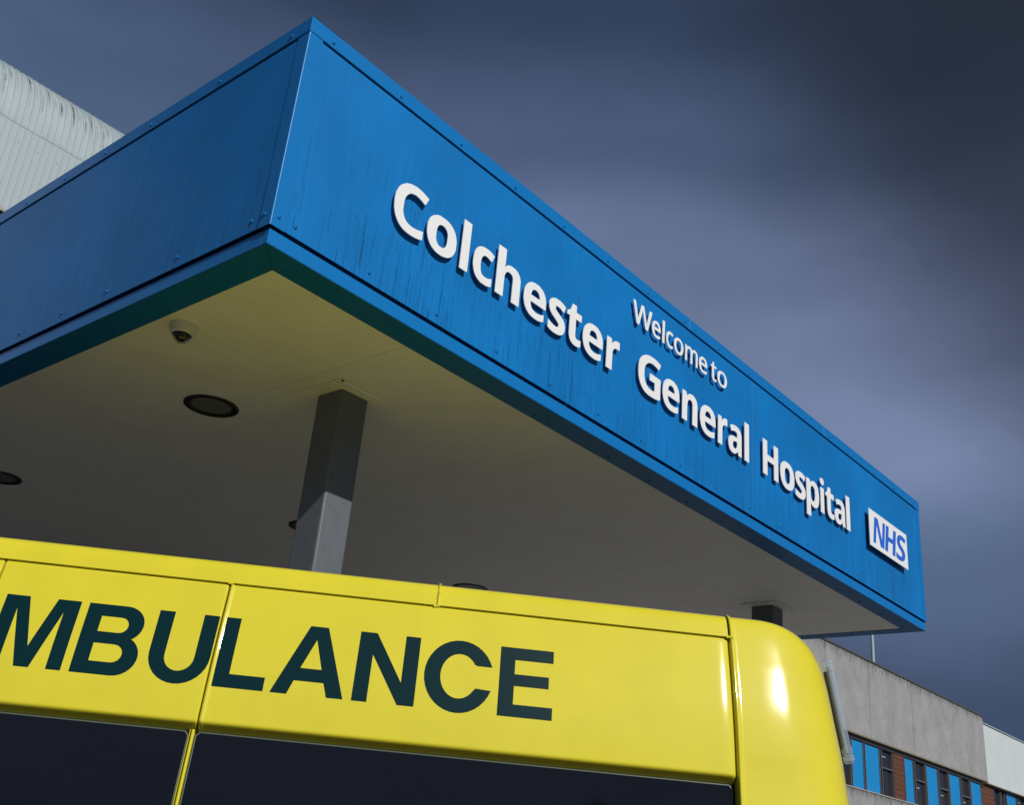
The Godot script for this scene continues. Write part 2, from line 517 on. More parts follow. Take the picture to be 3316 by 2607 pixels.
	for k in 16: rivet(t, Vector3(0.655 + 0.5245 * k, 2.857 + EYE, -0.0003), Vector3(0, 0, 1), M.blue_trim)
	for z in [0.152, 0.794, 1.500, 2.018, 2.529, 3.054, 3.57, 4.09, 4.61]: rivet(t, Vector3(-0.0055, 4.050 + EYE, -z), Vector3(-1, 0, 0), M.blue_trim)
	rivet(t, Vector3(-0.002, 2.870 + EYE, -0.058), Vector3(-1, 0, 0), M.blue_trim)
	for z in [0.161, 0.795, 1.493, 1.998, 2.509, 3.03, 3.55, 4.07]: rivet(t, Vector3(0.0003, 2.866 + EYE, -z), Vector3(-1, 0, 0), M.blue_trim)
	for k in 8: rivet(t, Vector3(0.157, y + 0.0005, -0.231 - 0.509 * k), Vector3(0, -1, 0), M.blue_under)
	for x in [0.24, 0.748, 1.256, 1.774, 2.292, 2.411, 3.108, 3.62, 4.14, 4.656, 5.178, 5.693, 6.225, 6.828, 7.321, 7.859, 8.398]: rivet(t, Vector3(x, y + 0.0005, -0.149), Vector3(0, -1, 0), M.blue_under)
	for k in 4: rivet(t, Vector3(LEN - 0.157, y + 0.0005, -0.231 - 0.509 * k), Vector3(0, -1, 0), M.blue_under)

func rivet_shape() -> Mesh:
	var m := Mb.new()
	m.lathe([[0.0112, 0.0], [0.0110, 0.0035], [0.0082, 0.0068], [0.0036, 0.0078], [0.0031, 0.0025]], Vector3.ZERO, Vector3.UP, 9)
	m.lathe([[0.0031, 0.0025], [0.0, 0.0025]], Vector3.ZERO, Vector3.UP, 9)
	return m.mesh()

func glyph(ch: String, font: Font, depth: float) -> TextMesh:
	var tm := TextMesh.new()
	tm.font = font
	tm.text = ch
	tm.font_size = 96
	tm.pixel_size = 0.01
	tm.depth = depth
	tm.curve_step = 0.6
	return tm

func letter(parent: Node, ch: String, font: Font, x0: float, x1: float, base: float, em: float, zf: float, thick: float, m: Material, shear := 0.0) -> MeshInstance3D:
	# a glyph stretched to run from x0 to x1 with its own height; em: metres for one em
	var tm := glyph(ch, font, 0.01)
	var b := tm.get_aabb()
	var asc := font.get_ascent(96) * 0.01
	var des := font.get_descent(96) * 0.01
	var ky := em / 0.96
	# the mesh is centred on its line box; baseline at -(asc+des)/2 + des
	var y_base := -(asc + des) * 0.5 + des
	var kx := (x1 - x0) / b.size.x
	var kz := thick / 0.01
	var bs := Basis(Vector3(kx, 0, 0), Vector3(shear * ky, ky, 0), Vector3(0, 0, kz))
	var at := Vector3(x0 - b.position.x * kx - shear * ky * y_base, base - y_base * ky, zf - thick * 0.5)
	return inst(parent, "letter", tm, m, Transform3D(bs, at))

func build_signs():
	var bold := SystemFont.new()
	bold.font_names = PackedStringArray(["Droid Sans"])
	bold.font_weight = 700
	var reg := SystemFont.new()
	reg.font_names = PackedStringArray(["Droid Sans"])
	reg.font_weight = 400
	var z := CZ
	var stud := Mb.new()
	stud.lathe([[0.006, 0.0], [0.006, 0.027]], Vector3.ZERO, Vector3(0, 0, 1), 8)
	var sm := stud.mesh()
	# hospital name
	var t := thing("hospital_name_sign", "white raised letters reading Colchester General Hospital on the blue canopy", "sign", Vector3(CX, 3.211 + EYE, CZ))
	var tab := [["C", 0.725, 0.978], ["o", 0.992, 1.236], ["l", 1.280, 1.348], ["c", 1.390, 1.570], ["h", 1.602, 1.828], ["e", 1.869, 2.091], ["s", 2.124, 2.300], ["t", 2.315, 2.474], ["e", 2.496, 2.722], ["r", 2.770, 2.920],
		["G", 3.163, 3.452], ["e", 3.484, 3.713], ["n", 3.756, 3.974], ["e", 4.015, 4.247], ["r", 4.289, 4.430], ["a", 4.452, 4.664], ["l", 4.715, 4.788],
		["H", 5.031, 5.301], ["o", 5.340, 5.601], ["s", 5.625, 5.818], ["p", 5.839, 6.090], ["i", 6.121, 6.199], ["t", 6.230, 6.405], ["a", 6.418, 6.642], ["l", 6.676, 6.757]]
	for q in tab:
		var o := letter(t, q[0], bold, q[1], q[2], 0.0, 0.438, 0.031, 0.006, M.letter_white)
		var lo := 0.04 if q[0] != "p" else -0.05
		for yy in [lo + 0.02, 0.19]:
			var xs: float = q[1] + 0.022
			if q[0] in ["C", "o", "c", "e", "s", "G", "a"]:
				xs = (q[1] + q[2]) * 0.5
				yy = 0.022 if yy < 0.1 else (0.295 if q[0] in ["C", "G"] else 0.215)
			elif q[0] in ["t", "r"]: xs = q[1] + (q[2] - q[1]) * (0.42 if q[0] == "t" else 0.2)
			var st := MeshInstance3D.new()
			st.mesh = sm
			st.material_override = M.stud
			st.name = numbered(o, "stud")
			o.add_child(st, true)
			st.transform = o.transform.affine_inverse() * Transform3D(Basis(), Vector3(xs, yy, -0.001))
	# welcome line
	var w := thing("welcome_sign", "smaller white raised letters reading Welcome to above the hospital name", "sign", Vector3(CX, 3.708 + EYE, CZ))
	var tab2 := [["W", 3.062, 3.315], ["e", 3.317, 3.433], ["l", 3.458, 3.488], ["c", 3.512, 3.605], ["o", 3.622, 3.755], ["m", 3.783, 3.967], ["e", 3.988, 4.112], ["t", 4.168, 4.256], ["o", 4.274, 4.424]]
	var fv := FontVariation.new()
	fv.base_font = reg
	fv.variation_embolden = 0.3
	for q in tab2:
		var o := letter(w, q[0], fv, q[1], q[2], 0.0, 0.236, 0.030, 0.005, M.letter_white)
		for yy in [0.02, 0.10]:
			var st := MeshInstance3D.new()
			st.mesh = sm
			st.material_override = M.stud
			st.name = numbered(o, "stud")
			o.add_child(st, true)
			st.transform = o.transform.affine_inverse() * Transform3D(Basis(Vector3(0.6, 0, 0), Vector3(0, 0.6, 0), Vector3(0, 0, 0.95)), Vector3((q[1] + q[2]) * 0.5 - (0.0 if q[0] in ["l", "t"] else (q[2] - q[1]) * 0.38), yy if q[0] in ["l", "m", "t"] else 0.066, -0.001))
	# the square-cut logo plate
	var g := thing("logo_plate", "white rectangular plate with blue slanted letters NHS near the canopy's far end", "sign", Vector3(CX + 7.172, 3.200 + EYE, CZ))
	boxpart(g, "plate", Vector3(0, 0, 0.040), Vector3(0.957, 0.374, 0.050), M.letter_white, 0.0015)
	boxpart(g, "spacer", Vector3(0.05, 0.05, 0.0005), Vector3(0.907, 0.324, 0.0395), M.stud)
	for q in [["N", 0.070, 0.335], ["H", 0.358, 0.615], ["S", 0.640, 0.870]]:
		letter(g, q[0], bold, q[1], q[2], 0.049, 0.381, 0.0518, 0.0014, M.logo_blue, 0.20)

func build_columns():
	for k in 2:
		var x := CX + (1.3615 if k == 0 else 7.1100)
		var t := thing("support_column", ["square grey metal column nearest the canopy's corner, lower part in sunlight", "square grey metal column at the canopy's far end, its top just above the ambulance"][k], "column", Vector3(x + 0.1125, 0, CZ - 0.9485 - 0.1175), "columns holding up the canopy")
		var m := Mb.new()
		var rows := []
		var yt := 2.70 + EYE - 0.0105
		for y in [0.0, yt]:
			var line := PackedVector3Array()
			var r := 0.016
			for c in 4:
				var cx: float = [0.1125 - r, -0.1125 + r, -0.1125 + r, 0.1125 - r][c]
				var cz: float = [0.1175 - r, 0.1175 - r, -0.1175 + r, -0.1175 + r][c]
				for j in 6:
					var a := PI * 0.5 * c + PI * 0.5 * j / 5.0
					line.append(Vector3(cx + r * cos(a), y, cz + r * sin(a)))
			line.append(line[0])
			rows.append(line)
		# flats need true normals: lay each side and each rounded edge on its own
		var C: int = rows[0].size()
		for i in C - 1:
			var a: Vector3 = rows[0][i]
			var b: Vector3 = rows[0][i + 1]
			var na: Vector3
			var nb: Vector3
			var j := i % 6
			var q := i / 6
			var a0 := PI * 0.5 * q + PI * 0.5 * minf(j, 5) / 5.0
			var a1 := PI * 0.5 * q + PI * 0.5 * minf(j + 1, 5) / 5.0
			na = Vector3(cos(a0), 0, sin(a0)); nb = Vector3(cos(a1), 0, sin(a1))
			if j == 5:
				na = Vector3(cos(PI * 0.5 * (q + 1)), 0, sin(PI * 0.5 * (q + 1))); nb = na
			var up := Vector3(0, yt, 0)
			var u := float(i) * 0.02
			m.tri(a, b, b + up, na, nb, nb, Vector2(a.x + a.z, 0), Vector2(b.x + b.z, 0), Vector2(b.x + b.z, yt))
			m.tri(a, b + up, a + up, na, nb, na, Vector2(a.x + a.z, 0), Vector2(b.x + b.z, yt), Vector2(a.x + a.z, yt))
		obj(t, "shaft", m, M.column)
		boxpart(t, "ceiling_plate", Vector3(-0.205, yt - 0.003, -0.19), Vector3(0.185, yt + 0.0095, 0.20), M.soffit, 0.003)
		boxpart(t, "base_plate", Vector3(-0.2, 0.001, -0.2), Vector3(0.2, 0.02, 0.2), M.column, 0.003)
		if k == 0:
			var rg := RandomNumberGenerator.new()
			rg.seed = 8
			var dirt := Mb.new()
			for j in 9:
				var r := rg.randf_range(0.003, 0.010) if j < 5 else rg.randf_range(0.002, 0.004)
				var sp := 0.012 if j < 5 else 0.05
				dirt.lathe([[0.0, r * 0.9], [r * 0.7, r * 0.5], [r, 0.0]], Vector3(-0.198 + rg.randfn() * sp, yt - 0.003, 0.193 + rg.randfn() * sp), Vector3(rg.randfn() * 0.3, -1, rg.randfn() * 0.3).normalized(), 6)
			var dn := obj(t, "cobweb_dirt", dirt, M.bark)
			dn.set_meta("label", "dark cobweb dirt caught at the plate's corner")
		var sc := Mb.new()
		sc.lathe([[0.009, 0.0], [0.008, 0.003], [0.0, 0.004]], Vector3(-0.085, 3.02, 0.1175), Vector3(0, 0, 1), 8)
		obj(t, "screw", sc, M.bezel)

func build_ceiling_fittings():
	var spots := [[1.130, -1.995, "round black-rimmed downlight between the dome camera and the corner column"], [1.150, -4.99, "round black-rimmed downlight cut off by the left edge of the picture"], [3.290, -3.51, "round black-rimmed downlight half hidden behind the corner column"], [5.510, -3.55, "round black-rimmed downlight just showing above the ambulance roof"]]
	for s in spots:
		var t := thing("ceiling_downlight", s[2], "light fitting", Vector3(CX + s[0], 2.702 + EYE, CZ + s[1]), "downlights in the canopy's underside")
		var m := Mb.new()
		m.lathe([[0.183, 0.0], [0.181, 0.008], [0.172, 0.012], [0.152, 0.010], [0.134, 0.003], [0.132, 0.0008]], Vector3.ZERO, Vector3(0, -1, 0), 40)
		obj(t, "bezel", m, M.bezel)
		var l := Mb.new()
		l.lathe([[0.136, 0.0010], [0.08, 0.0016], [0.0, 0.0020]], Vector3.ZERO, Vector3(0, -1, 0), 40)
		obj(t, "lens", l, M.lens)
	var c := thing("dome_camera", "white dome security camera on the canopy's underside by the corner", "camera", Vector3(CX + 0.327, 2.702 + EYE, CZ - 1.150))
	var b := Mb.new()
	b.lathe([[0.0805, 0.0], [0.0815, 0.004], [0.079, 0.010], [0.071, 0.040], [0.066, 0.056], [0.060, 0.062], [0.0555, 0.062], [0.0545, 0.052], [0.05, 0.052]], Vector3.ZERO, Vector3(0, -1, 0), 32)
	obj(c, "housing", b, M.camera_white)
	var seat := Mb.new()
	seat.lathe([[0.0545, 0.0585], [0.0, 0.0585]], Vector3.ZERO, Vector3(0, -1, 0), 24)
	obj(c, "seat", seat, M.camera_dark)
	var ball := Mb.new()
	var pr := []
	for k in 9: pr.append([0.040 * cos(PI * 0.5 * k / 8.0), 0.062 + 0.038 * sin(PI * 0.5 * k / 8.0)])
	ball.lathe(pr, Vector3.ZERO, Vector3(0, -1, 0), 24)
	obj(c, "camera_ball", ball, M.camera_dark)
	var dm := Mb.new()
	pr = []
	for k in 11: pr.append([0.0525 * cos(PI * 0.5 * k / 10.0), 0.061 + 0.050 * sin(PI * 0.5 * k / 10.0)])
	dm.lathe(pr, Vector3.ZERO, Vector3(0, -1, 0), 32)
	obj(c, "dome", dm, M.dome)
	for a in [-2.2, 2.4]:
		var hole := Mb.new()
		var d := Vector3(sin(a), 0, cos(a))
		hole.lathe([[0.004, 0.0], [0.004, 0.0015], [0.0, 0.0015]], d * 0.0752 + Vector3(0, -0.022, 0), d, 8)
		obj(c, "screw_hole", hole, M.camera_dark)

# ---------------------------------------------------------------- ambulance
# own axes: x to the rear, y up, z to the camera's side, origin on the ground under the middle of the roof
var KEYS := [[0.32, 0.93, 1.68, -4.12], [0.60, 0.975, 1.72, -4.22], [1.00, 0.990, 1.73, -4.22], [1.35, 0.972, 1.73, -3.95], [1.70, 0.931, 1.705, -3.40], [2.02, 0.879, 1.672, -2.92],
	[2.15, 0.8606, 1.661, -2.78], [2.29, 0.8330, 1.645, -2.65], [2.43, 0.7978, 1.632, -2.52], [2.50, 0.7787, 1.619, -2.42], [2.564, 0.7608, 1.594, -2.30], [2.597, 0.7505, 1.568, -2.22], [2.626, 0.7395, 1.530, -2.15], [2.646, 0.7245, 1.482, -2.10], [2.657, 0.7035, 1.421, -2.06], [2.664, 0.669, 1.392, -2.03], [2.675, 0.58, 1.362, -2.0], [2.690, 0.44, 1.335, -1.96], [2.702, 0.28, 1.32, -1.93], [2.708, 0.12, 1.312, -1.9], [2.709, 0.0, 1.31, -1.9]]
func cr(a: float, b: float, c: float, d: float, t: float) -> float:
	return 0.5 * (2.0 * b + (c - a) * t + (2.0 * a - 5.0 * b + 4.0 * c - d) * t * t + (3.0 * b - a - 3.0 * c + d) * t * t * t)
func prow(u: float) -> Array:
	# [Y, half width, rear end, front end] at key position u
	var k := clampi(int(floor(u)), 0, KEYS.size() - 2)
	var t := u - k
	var out := []
	for j in 4:
		out.append(cr(KEYS[maxi(k - 1, 0)][j], KEYS[k][j], KEYS[k + 1][j], KEYS[mini(k + 2, KEYS.size() - 1)][j], t))
	return out
func urow(y: float) -> float:
	# key position for a height
	for k in KEYS.size() - 1:
		if y <= KEYS[k + 1][0]:
			var lo := float(k)
			var hi := float(k + 1)
			for i in 24:
				var m := (lo + hi) * 0.5
				if prow(m)[0] < y: lo = m
				else: hi = m
			return (lo + hi) * 0.5
	return KEYS.size() - 1.0
func side_point(s: float, y: float, off: float) -> Vector3:
	# a point on the near flank, off metres outside of it
	var u := urow(y)
	var r := prow(u)
	var r2 := prow(minf(u + 0.02, KEYS.size() - 1.0))
	var r1 := prow(maxf(u - 0.02, 0.0))
	var tg := Vector2(r2[1] - r1[1], r2[0] - r1[0]).normalized()   # (z, y) up the flank
	return Vector3(s, r[0] - tg.x * off * 1.0, r[1] + tg.y * off)
func flank(parent: Node, called: String, cols: Array, rows: Array, m: Material, label := "") -> MeshInstance3D:
	# cols: [s, offset]; rows: [y, offset]
	var g := []
	for r in rows:
		var line := PackedVector3Array()
		for c in cols: line.append(side_point(c[0], r[0], minf(c[1] + r[1], maxf(c[1], r[1]))))
		g.append(line)
	var b := Mb.new()
	b.grid(g, Vector3(0, 0.1, 1), false, 0.1, 0.1)
	var o := obj(parent, called, b, m)
	if label != "": o.set_meta("label", label)
	return o
func spread(a: float, b: float, n: int) -> Array:
	var out := []
	for k in n + 1: out.append(lerpf(a, b, float(k) / n))
	return out

func contour(u: float, s0: float, nc := 18, nr := 6) -> PackedVector3Array:
	# around the rear from s0 on the near flank to s0 on the far one
	var r := prow(u)
	var w: float = maxf(r[1], 0.0005)
	var sr: float = r[2]
	var a := clampf(sr - 1.305, 0.07, 0.40)
	var b := minf(0.32, w * 0.9)
	var half := PackedVector3Array()
	for k in 5: half.append(Vector3(lerpf(s0, sr - a, k / 5.0), r[0], w))
	for k in nc + 1:
		var p := PI * 0.5 * k / nc
		half.append(Vector3(sr - a + a * pow(sin(p), 0.74), r[0], w - b + b * pow(cos(p), 0.74)))
	for k in range(1, nr): half.append(Vector3(sr, r[0], lerpf(w - b, 0.0, float(k) / nr)))
	var out := PackedVector3Array(half)
	out.append(Vector3(sr, r[0], 0))
	for k in range(half.size() - 1, -1, -1): out.append(half[k] * Vector3(1, 1, -1))
	return out

func helvetica() -> Dictionary:
	# outlines of a heavy grotesque, measured on the van: x along the van, y up the flank from the window's top edge, metres
	var b := 0.157
	var t := 0.417
	var d := {}
	d["M"] = [[[-1.484, b], [-1.484, t], [-1.402, t], [-1.353, 0.232], [-1.302, t], [-1.219, t], [-1.219, b], [-1.270, b], [-1.270, 0.368], [-1.328, b], [-1.379, b], [-1.433, 0.368], [-1.433, b]]]
	var o := [[-1.190, b], [-1.190, t], [-1.055, t]]
	o = [[-1.190, b], [-1.190, t], [-1.052, t]]
	for k in range(1, 10): o.append([-1.052 + 0.072 * sin(PI * 0.78 * k / 9.0), 0.349 + 0.068 * cos(PI * 0.78 * k / 9.0)])
	for k in range(0, 12): o.append([-1.050 + 0.078 * sin(PI * (0.16 + 0.84 * k / 11.0)), 0.231 + 0.074 * cos(PI * (0.16 + 0.84 * k / 11.0))])
	var h1 := [[-1.135, 0.313], [-1.135, 0.372], [-1.062, 0.372]]
	for k in range(1, 9): h1.append([-1.062 + 0.029 * sin(PI * k / 8.0), 0.3425 + 0.0295 * cos(PI * k / 8.0)])
	var h2 := [[-1.135, 0.203], [-1.135, 0.270], [-1.062, 0.270]]
	for k in range(1, 9): h2.append([-1.062 + 0.034 * sin(PI * k / 8.0), 0.2365 + 0.0335 * cos(PI * k / 8.0)])
	d["B"] = [o, h1, h2]
	var u := [[-0.938, t], [-0.883, t], [-0.883, 0.252]]
	for k in range(1, 12): u.append([-0.8305 - 0.0525 * cos(PI * k / 11.0), 0.252 - 0.054 * sin(PI * k / 11.0)])
	u.append_array([[-0.778, t], [-0.723, t], [-0.723, 0.258]])
	for k in range(1, 17): u.append([-0.8305 + 0.1075 * cos(PI * k / 16.0), 0.258 - 0.106 * sin(PI * k / 16.0)])
	d["U"] = [u]
	d["L"] = [[[-0.700, b], [-0.700, t], [-0.645, t], [-0.645, 0.206], [-0.519, 0.206], [-0.519, b]]]
	var A := [[-0.495, b], [-0.392, t], [-0.327, t], [-0.238, b], [-0.296, b], [-0.313, 0.208], [-0.418, 0.208], [-0.436, b]]
	var Ah := [[-0.403, 0.255], [-0.327, 0.255], [-0.361, 0.366]]
	d["A"] = [A, Ah]
	d["N"] = [[[-0.208, b], [-0.208, t], [-0.148, t], [-0.041, 0.238], [-0.041, t], [0.013, t], [0.013, b], [-0.046, b], [-0.154, 0.334], [-0.154, b]]]
	var c := []
	for k in range(0, 33):
		var a := deg_to_rad(19.0 + (322.0) * k / 32.0)
		c.append([0.1640 + 0.126 * cos(a), 0.2865 + 0.136 * sin(a)])
	c.append([0.2280, 0.2460])
	for k in range(0, 25):
		var a := deg_to_rad(325.0 - (290.0) * k / 24.0)
		c.append([0.1645 + 0.068 * cos(a), 0.2865 + 0.084 * sin(a)])
	c.append([0.2300, 0.3310])
	d["C"] = [c]
	d["E"] = [[[0.311, b], [0.311, t], [0.508, t], [0.508, 0.370], [0.366, 0.370], [0.366, 0.315], [0.493, 0.315], [0.493, 0.271], [0.366, 0.271], [0.366, 0.202], [0.509, 0.202], [0.509, b]]]
	return d

func vinyl(parent: Node, outline: Array, dx := 0.0):
	# a flat letter laid on the flank: cut in bands so that it follows the curve
	var mb := Mb.new()
	var polys := []
	for o in outline:
		var p := PackedVector2Array()
		for q in o:
			if p.is_empty() or p[p.size() - 1].distance_to(Vector2(q[0] + dx, q[1])) > 0.0004: p.append(Vector2(q[0] + dx, q[1]))
		polys.append(p)
	var lo := 0.145
	while lo < 0.43:
		var hi := lo + 0.0237
		var band := PackedVector2Array([Vector2(-3, lo), Vector2(3, lo), Vector2(3, hi), Vector2(-3, hi)])
		var bits: Array = Array(Geometry2D.intersect_polygons(polys[0], band), TYPE_NIL, &"", null)
		for h in range(1, polys.size()):
			var nxt := []
			for q in bits: nxt.append_array(Geometry2D.clip_polygons(q, polys[h]))
			bits = nxt
		for q in bits:
			var idx := Geometry2D.triangulate_polygon(q)
			for i in range(0, idx.size(), 3):
				var p := []
				for j in 3:
					var w: Vector2 = q[idx[i + j]]
					p.append(side_point(w.x, 2.02 + w.y * 0.9835, 0.0011))
				var nn := Vector3(0, 0.18, 0.98).normalized()
				mb.tri(p[0], p[1], p[2], nn, nn, nn)
		lo = hi
	obj(parent, "letter", mb, M.vinyl)

func build_ambulance():
	var h := Vector3(0.71157, 0, 0.70261)
	var nrm := Vector3(0.70261, 0, -0.71157)
	var t := thing("ambulance", "bright yellow ambulance van with dark green lettering and tinted side windows", "ambulance", nrm * 4.78)
	t.basis = Basis(h, Vector3.UP, -nrm)
	var top := KEYS.size() - 1.0
	var ygut := 2.5620
	var s1 := -0.716
	var s2 := 1.184
	var s0 := -1.540
	# inner shell, also the far flank and the front
	var shell := Mb.new()
	var rows := []
	for k in 34:
		var u := top * k / 33.0
		var r := prow(u)
		var w: float = maxf(r[1] - 0.06, 0.001)
		var line := PackedVector3Array()
		for q in [[r[3] + 0.30, w], [-1.5, w], [0.0, w], [1.15, w], [1.15, -w], [0.0, -w], [-1.5, -w], [r[3] + 0.30, -w], [r[3] + 0.10, -w * 0.8], [r[3] + 0.06, 0.0], [r[3] + 0.10, w * 0.8], [r[3] + 0.30, w]]:
			line.append(Vector3(q[0], r[0] - 0.04, q[1]))
		rows.append(line)
	shell.grid(rows, Vector3(0, 0, -1))
	obj(t, "inner_shell", shell, M.void)
	# flank sheets between gutter and windows
	var prof := [[2.022, -0.050], [2.026, -0.042], [2.032, -0.030], [2.038, -0.0185], [2.043, -0.0095], [2.0465, -0.0045], [2.0505, -0.0012], [2.055, -0.0001], [2.060, 0.0], [2.071, 0.0]]
	for y in spread(2.09, 2.540, 14): prof.append([y, 0.0])
	prof.append_array([[2.551, 0.0], [2.5562, -0.0006], [2.5590, -0.0025], [2.5612, -0.012], [2.5614, -0.03]])
	var bead := [[0.0, -0.03], [0.0008, -0.008], [0.002, -0.001], [0.005, 0.0035], [0.009, 0.0048], [0.013, 0.0038], [0.017, 0.0014], [0.022, 0.0]]
	var plain := [[0.0, -0.03], [0.0006, -0.008], [0.0025, -0.0018], [0.007, 0.0]]
	for seg in [[-2.90, s0, plain, 1], [s0 + 0.004, s1 - 0.003, plain, 0], [s1, s2 - 0.0035, bead, 2]]:
		var cols := []
		for q in seg[2]: cols.append([seg[0] + q[0], q[1]])
		for s in spread(seg[0] + 0.05, seg[1] - 0.06, 12): cols.append([s, 0.0])
		if seg[3] == 2: cols.append_array([[seg[1] - 0.045, -0.0001], [seg[1] - 0.03, -0.0008], [seg[1] - 0.016, -0.0022], [seg[1] - 0.006, -0.0048], [seg[1] - 0.001, -0.010], [seg[1], -0.03]])
		else: cols.append_array([[seg[1] - 0.007, 0.0], [seg[1] - 0.0025, -0.0018], [seg[1] - 0.0006, -0.008], [seg[1], -0.03]])
		flank(t, "side_panel", cols, prof, M.yellow)
	# roof in two lengths from gutter to gutter, joint covered by a small clip
	for seg in [[-2.0, 0.060], [0.064, s2 - 0.0035]]:
		var g := []
		var us := []
		for k in 30: us.append(lerpf(urow(ygut + 0.002), top, k / 29.0))
		for sgn in [1.0, -1.0]:
			var order := us if sgn > 0 else us.duplicate()
			if sgn < 0: order.reverse()
			var first := true
			for u in order:
				if sgn < 0 and first:
					first = false
					continue
				var r := prow(u)
				var line := PackedVector3Array()
				for s in spread(seg[0], seg[1], 10): line.append(Vector3(s, r[0], r[1] * sgn))
				g.append(line)
		# turned-in lower edges
		var e0 := PackedVector3Array()
		var e1 := PackedVector3Array()
		var ra := prow(us[0])
		for s in spread(seg[0], seg[1], 10):
			e0.append(Vector3(s, ra[0] - 0.0008, ra[1] - 0.02)); e1.append(Vector3(s, ra[0] - 0.0008, -ra[1] + 0.02))
		var f0 := PackedVector3Array()
		var f1 := PackedVector3Array()
		var rb := prow(urow(ygut + 0.006))
		for s in spread(seg[0], seg[1], 10):
			f0.append(Vector3(s, rb[0], rb[1])); f1.append(Vector3(s, rb[0], -rb[1]))
		g.insert(1, f0); g.insert(g.size() - 1, f1)
		g.push_front(e0); g.append(e1)
		var b := Mb.new()
		b.grid(g, Vector3.UP)
		obj(t, "roof_panel", b, M.yellow)
	# clip over the roof joint
	var clip := Mb.new()
	var cp := []
	for y in [2.560, 2.612, 2.645, 2.6605]:
		cp.append(side_point(0.062, y, 0.0))
	clip.tube(cp, 0.0072, 0.0078, 12)
	obj(t, "joint_clip", clip, M.yellow)
	var foot := Mb.new()
	foot.tube([side_point(0.045, 2.559, 0.0), side_point(0.066, 2.563, 0.002)], 0.006, 0.005, 8)
	obj(t, "joint_clip", foot, M.yellow)
	# rear cap: flank, corner and roof end pressed in one piece, with a raised bead along its front edge
	var cap := Mb.new()
	rows = []
	for k in 96:
		var u := top * k / 95.0
		var base := contour(u, s2 + 0.030)
		var line := PackedVector3Array()
		var r := prow(u)
		var up := minf(1.0, u / top)
		var r2 := prow(minf(u + 0.05, top))
		var r1 := prow(maxf(u - 0.05, 0.0))
		var tg := Vector2(r2[1] - r1[1], r2[0] - r1[0]).normalized()
		for q in bead: line.append(Vector3(s2 + q[0], r[0] - tg.x * q[1] * 1.5, maxf(r[1] + tg.y * q[1] * 1.5, 0.0)))
		line.append_array(base)
		for j in range(bead.size() - 1, -1, -1): line.append(Vector3(s2 + bead[j][0], r[0] - tg.x * bead[j][1] * 1.5, -maxf(r[1] + tg.y * bead[j][1] * 1.5, 0.0)))
		rows.append(line)
	cap.grid(rows, Vector3(1, 0, 0))
	obj(t, "rear_body", cap, M.yellow)
	var gap := Mb.new()
	var gp := []
	for k in 30: gp.append(contour(lerpf(urow(0.7), urow(2.5), k / 29.0), s2 + 0.030)[17])
	gap.tube(gp, 0.0010, 0.0010, 5)
	obj(t, "door_gap", gap, M.edge_timber)
	var knob := Mb.new()
	knob.tube([side_point(s2 - 0.012, ygut, 0.003), side_point(s2 + 0.014, ygut, 0.006)], 0.006, 0.006, 8)
	obj(t, "seam_sealer", knob, M.yellow)
	knob = Mb.new()
	knob.tube([side_point(s1 - 0.008, ygut, 0.002), side_point(s1 + 0.012, ygut, 0.003)], 0.005, 0.005, 8)
	obj(t, "seam_sealer", knob, M.yellow)
	# side windows
	for seg in [[-1.50, -0.746], [-0.7185, s2 - 0.012]]:
		var cols := []
		for s in spread(seg[0], seg[1], 6): cols.append([s, -0.036])
		var ys := []
		for y in spread(1.16, 2.022, 10): ys.append([y, 0.0])
		var o := flank(t, "side_window", cols, ys, M.glass_dark)
		var sl := Mb.new()
		var path := []
		for s in spread(seg[0] + 0.012, seg[1] - 0.012, 8): path.append(side_point(s, 2.0225, -0.0365))
		path.push_front(side_point(seg[0], 2.010, -0.0365)); path.append(side_point(seg[1], 2.010, -0.0365))
		sl.tube(path, 0.0034, 0.0034, 6)
		for e in [seg[0], seg[1]]:
			var vp := []
			for y in spread(1.16, 2.010, 5): vp.append(side_point(e, y, -0.0365))
			sl.tube(vp, 0.0028, 0.0028, 6)
		obj(o, "seal", sl, M.seal)
	# pillar strips between the windows
	for seg in [[-0.7360, -0.7235, -0.028], [-0.7425, -0.7395, -0.031]]:
		var w: float = seg[1] - seg[0]
		var cols := [[seg[0], seg[2] - 0.02], [seg[0] + w * 0.08, seg[2] - 0.003], [seg[0] + w * 0.3, seg[2]], [seg[0] + w * 0.7, seg[2]], [seg[0] + w * 0.92, seg[2] - 0.003], [seg[1], seg[2] - 0.02]]
		var ys := []
		for y in spread(1.16, 2.030, 8): ys.append([y, 0.0])
		var g := []
		for r in ys:
			var line := PackedVector3Array()
			for c in cols: line.append(side_point(c[0], r[0], c[1]))
			g.append(line)
		var b := Mb.new()
		b.grid(g, Vector3(0, 0, 1))
		obj(t, "window_pillar", b, M.yellow)
	# flank below the windows, sills, far flank, front end (out of the picture)
	var low := []
	for y in spread(0.34, 1.14, 8): low.append([y, 0.0])
	low.append([1.155, -0.01]); low.append([1.16, -0.04])
	var lc := []
	for s in spread(-3.95, s2 - 0.004, 12): lc.append([s, 0.0])
	flank(t, "lower_panel", lc, low, M.yellow)
	var far := Mb.new()
	rows = []
	for y in spread(0.34, 2.556, 20):
		var r := prow(urow(y))
		var line := PackedVector3Array()
		for s in spread(0.0, 1.0, 8): line.append(Vector3(lerpf(r[3] + 0.3, s2 - 0.004, s), r[0], -r[1]))
		rows.append(line)
	far.grid(rows, Vector3(0, 0, -1))
	obj(t, "far_side", far, M.yellow)
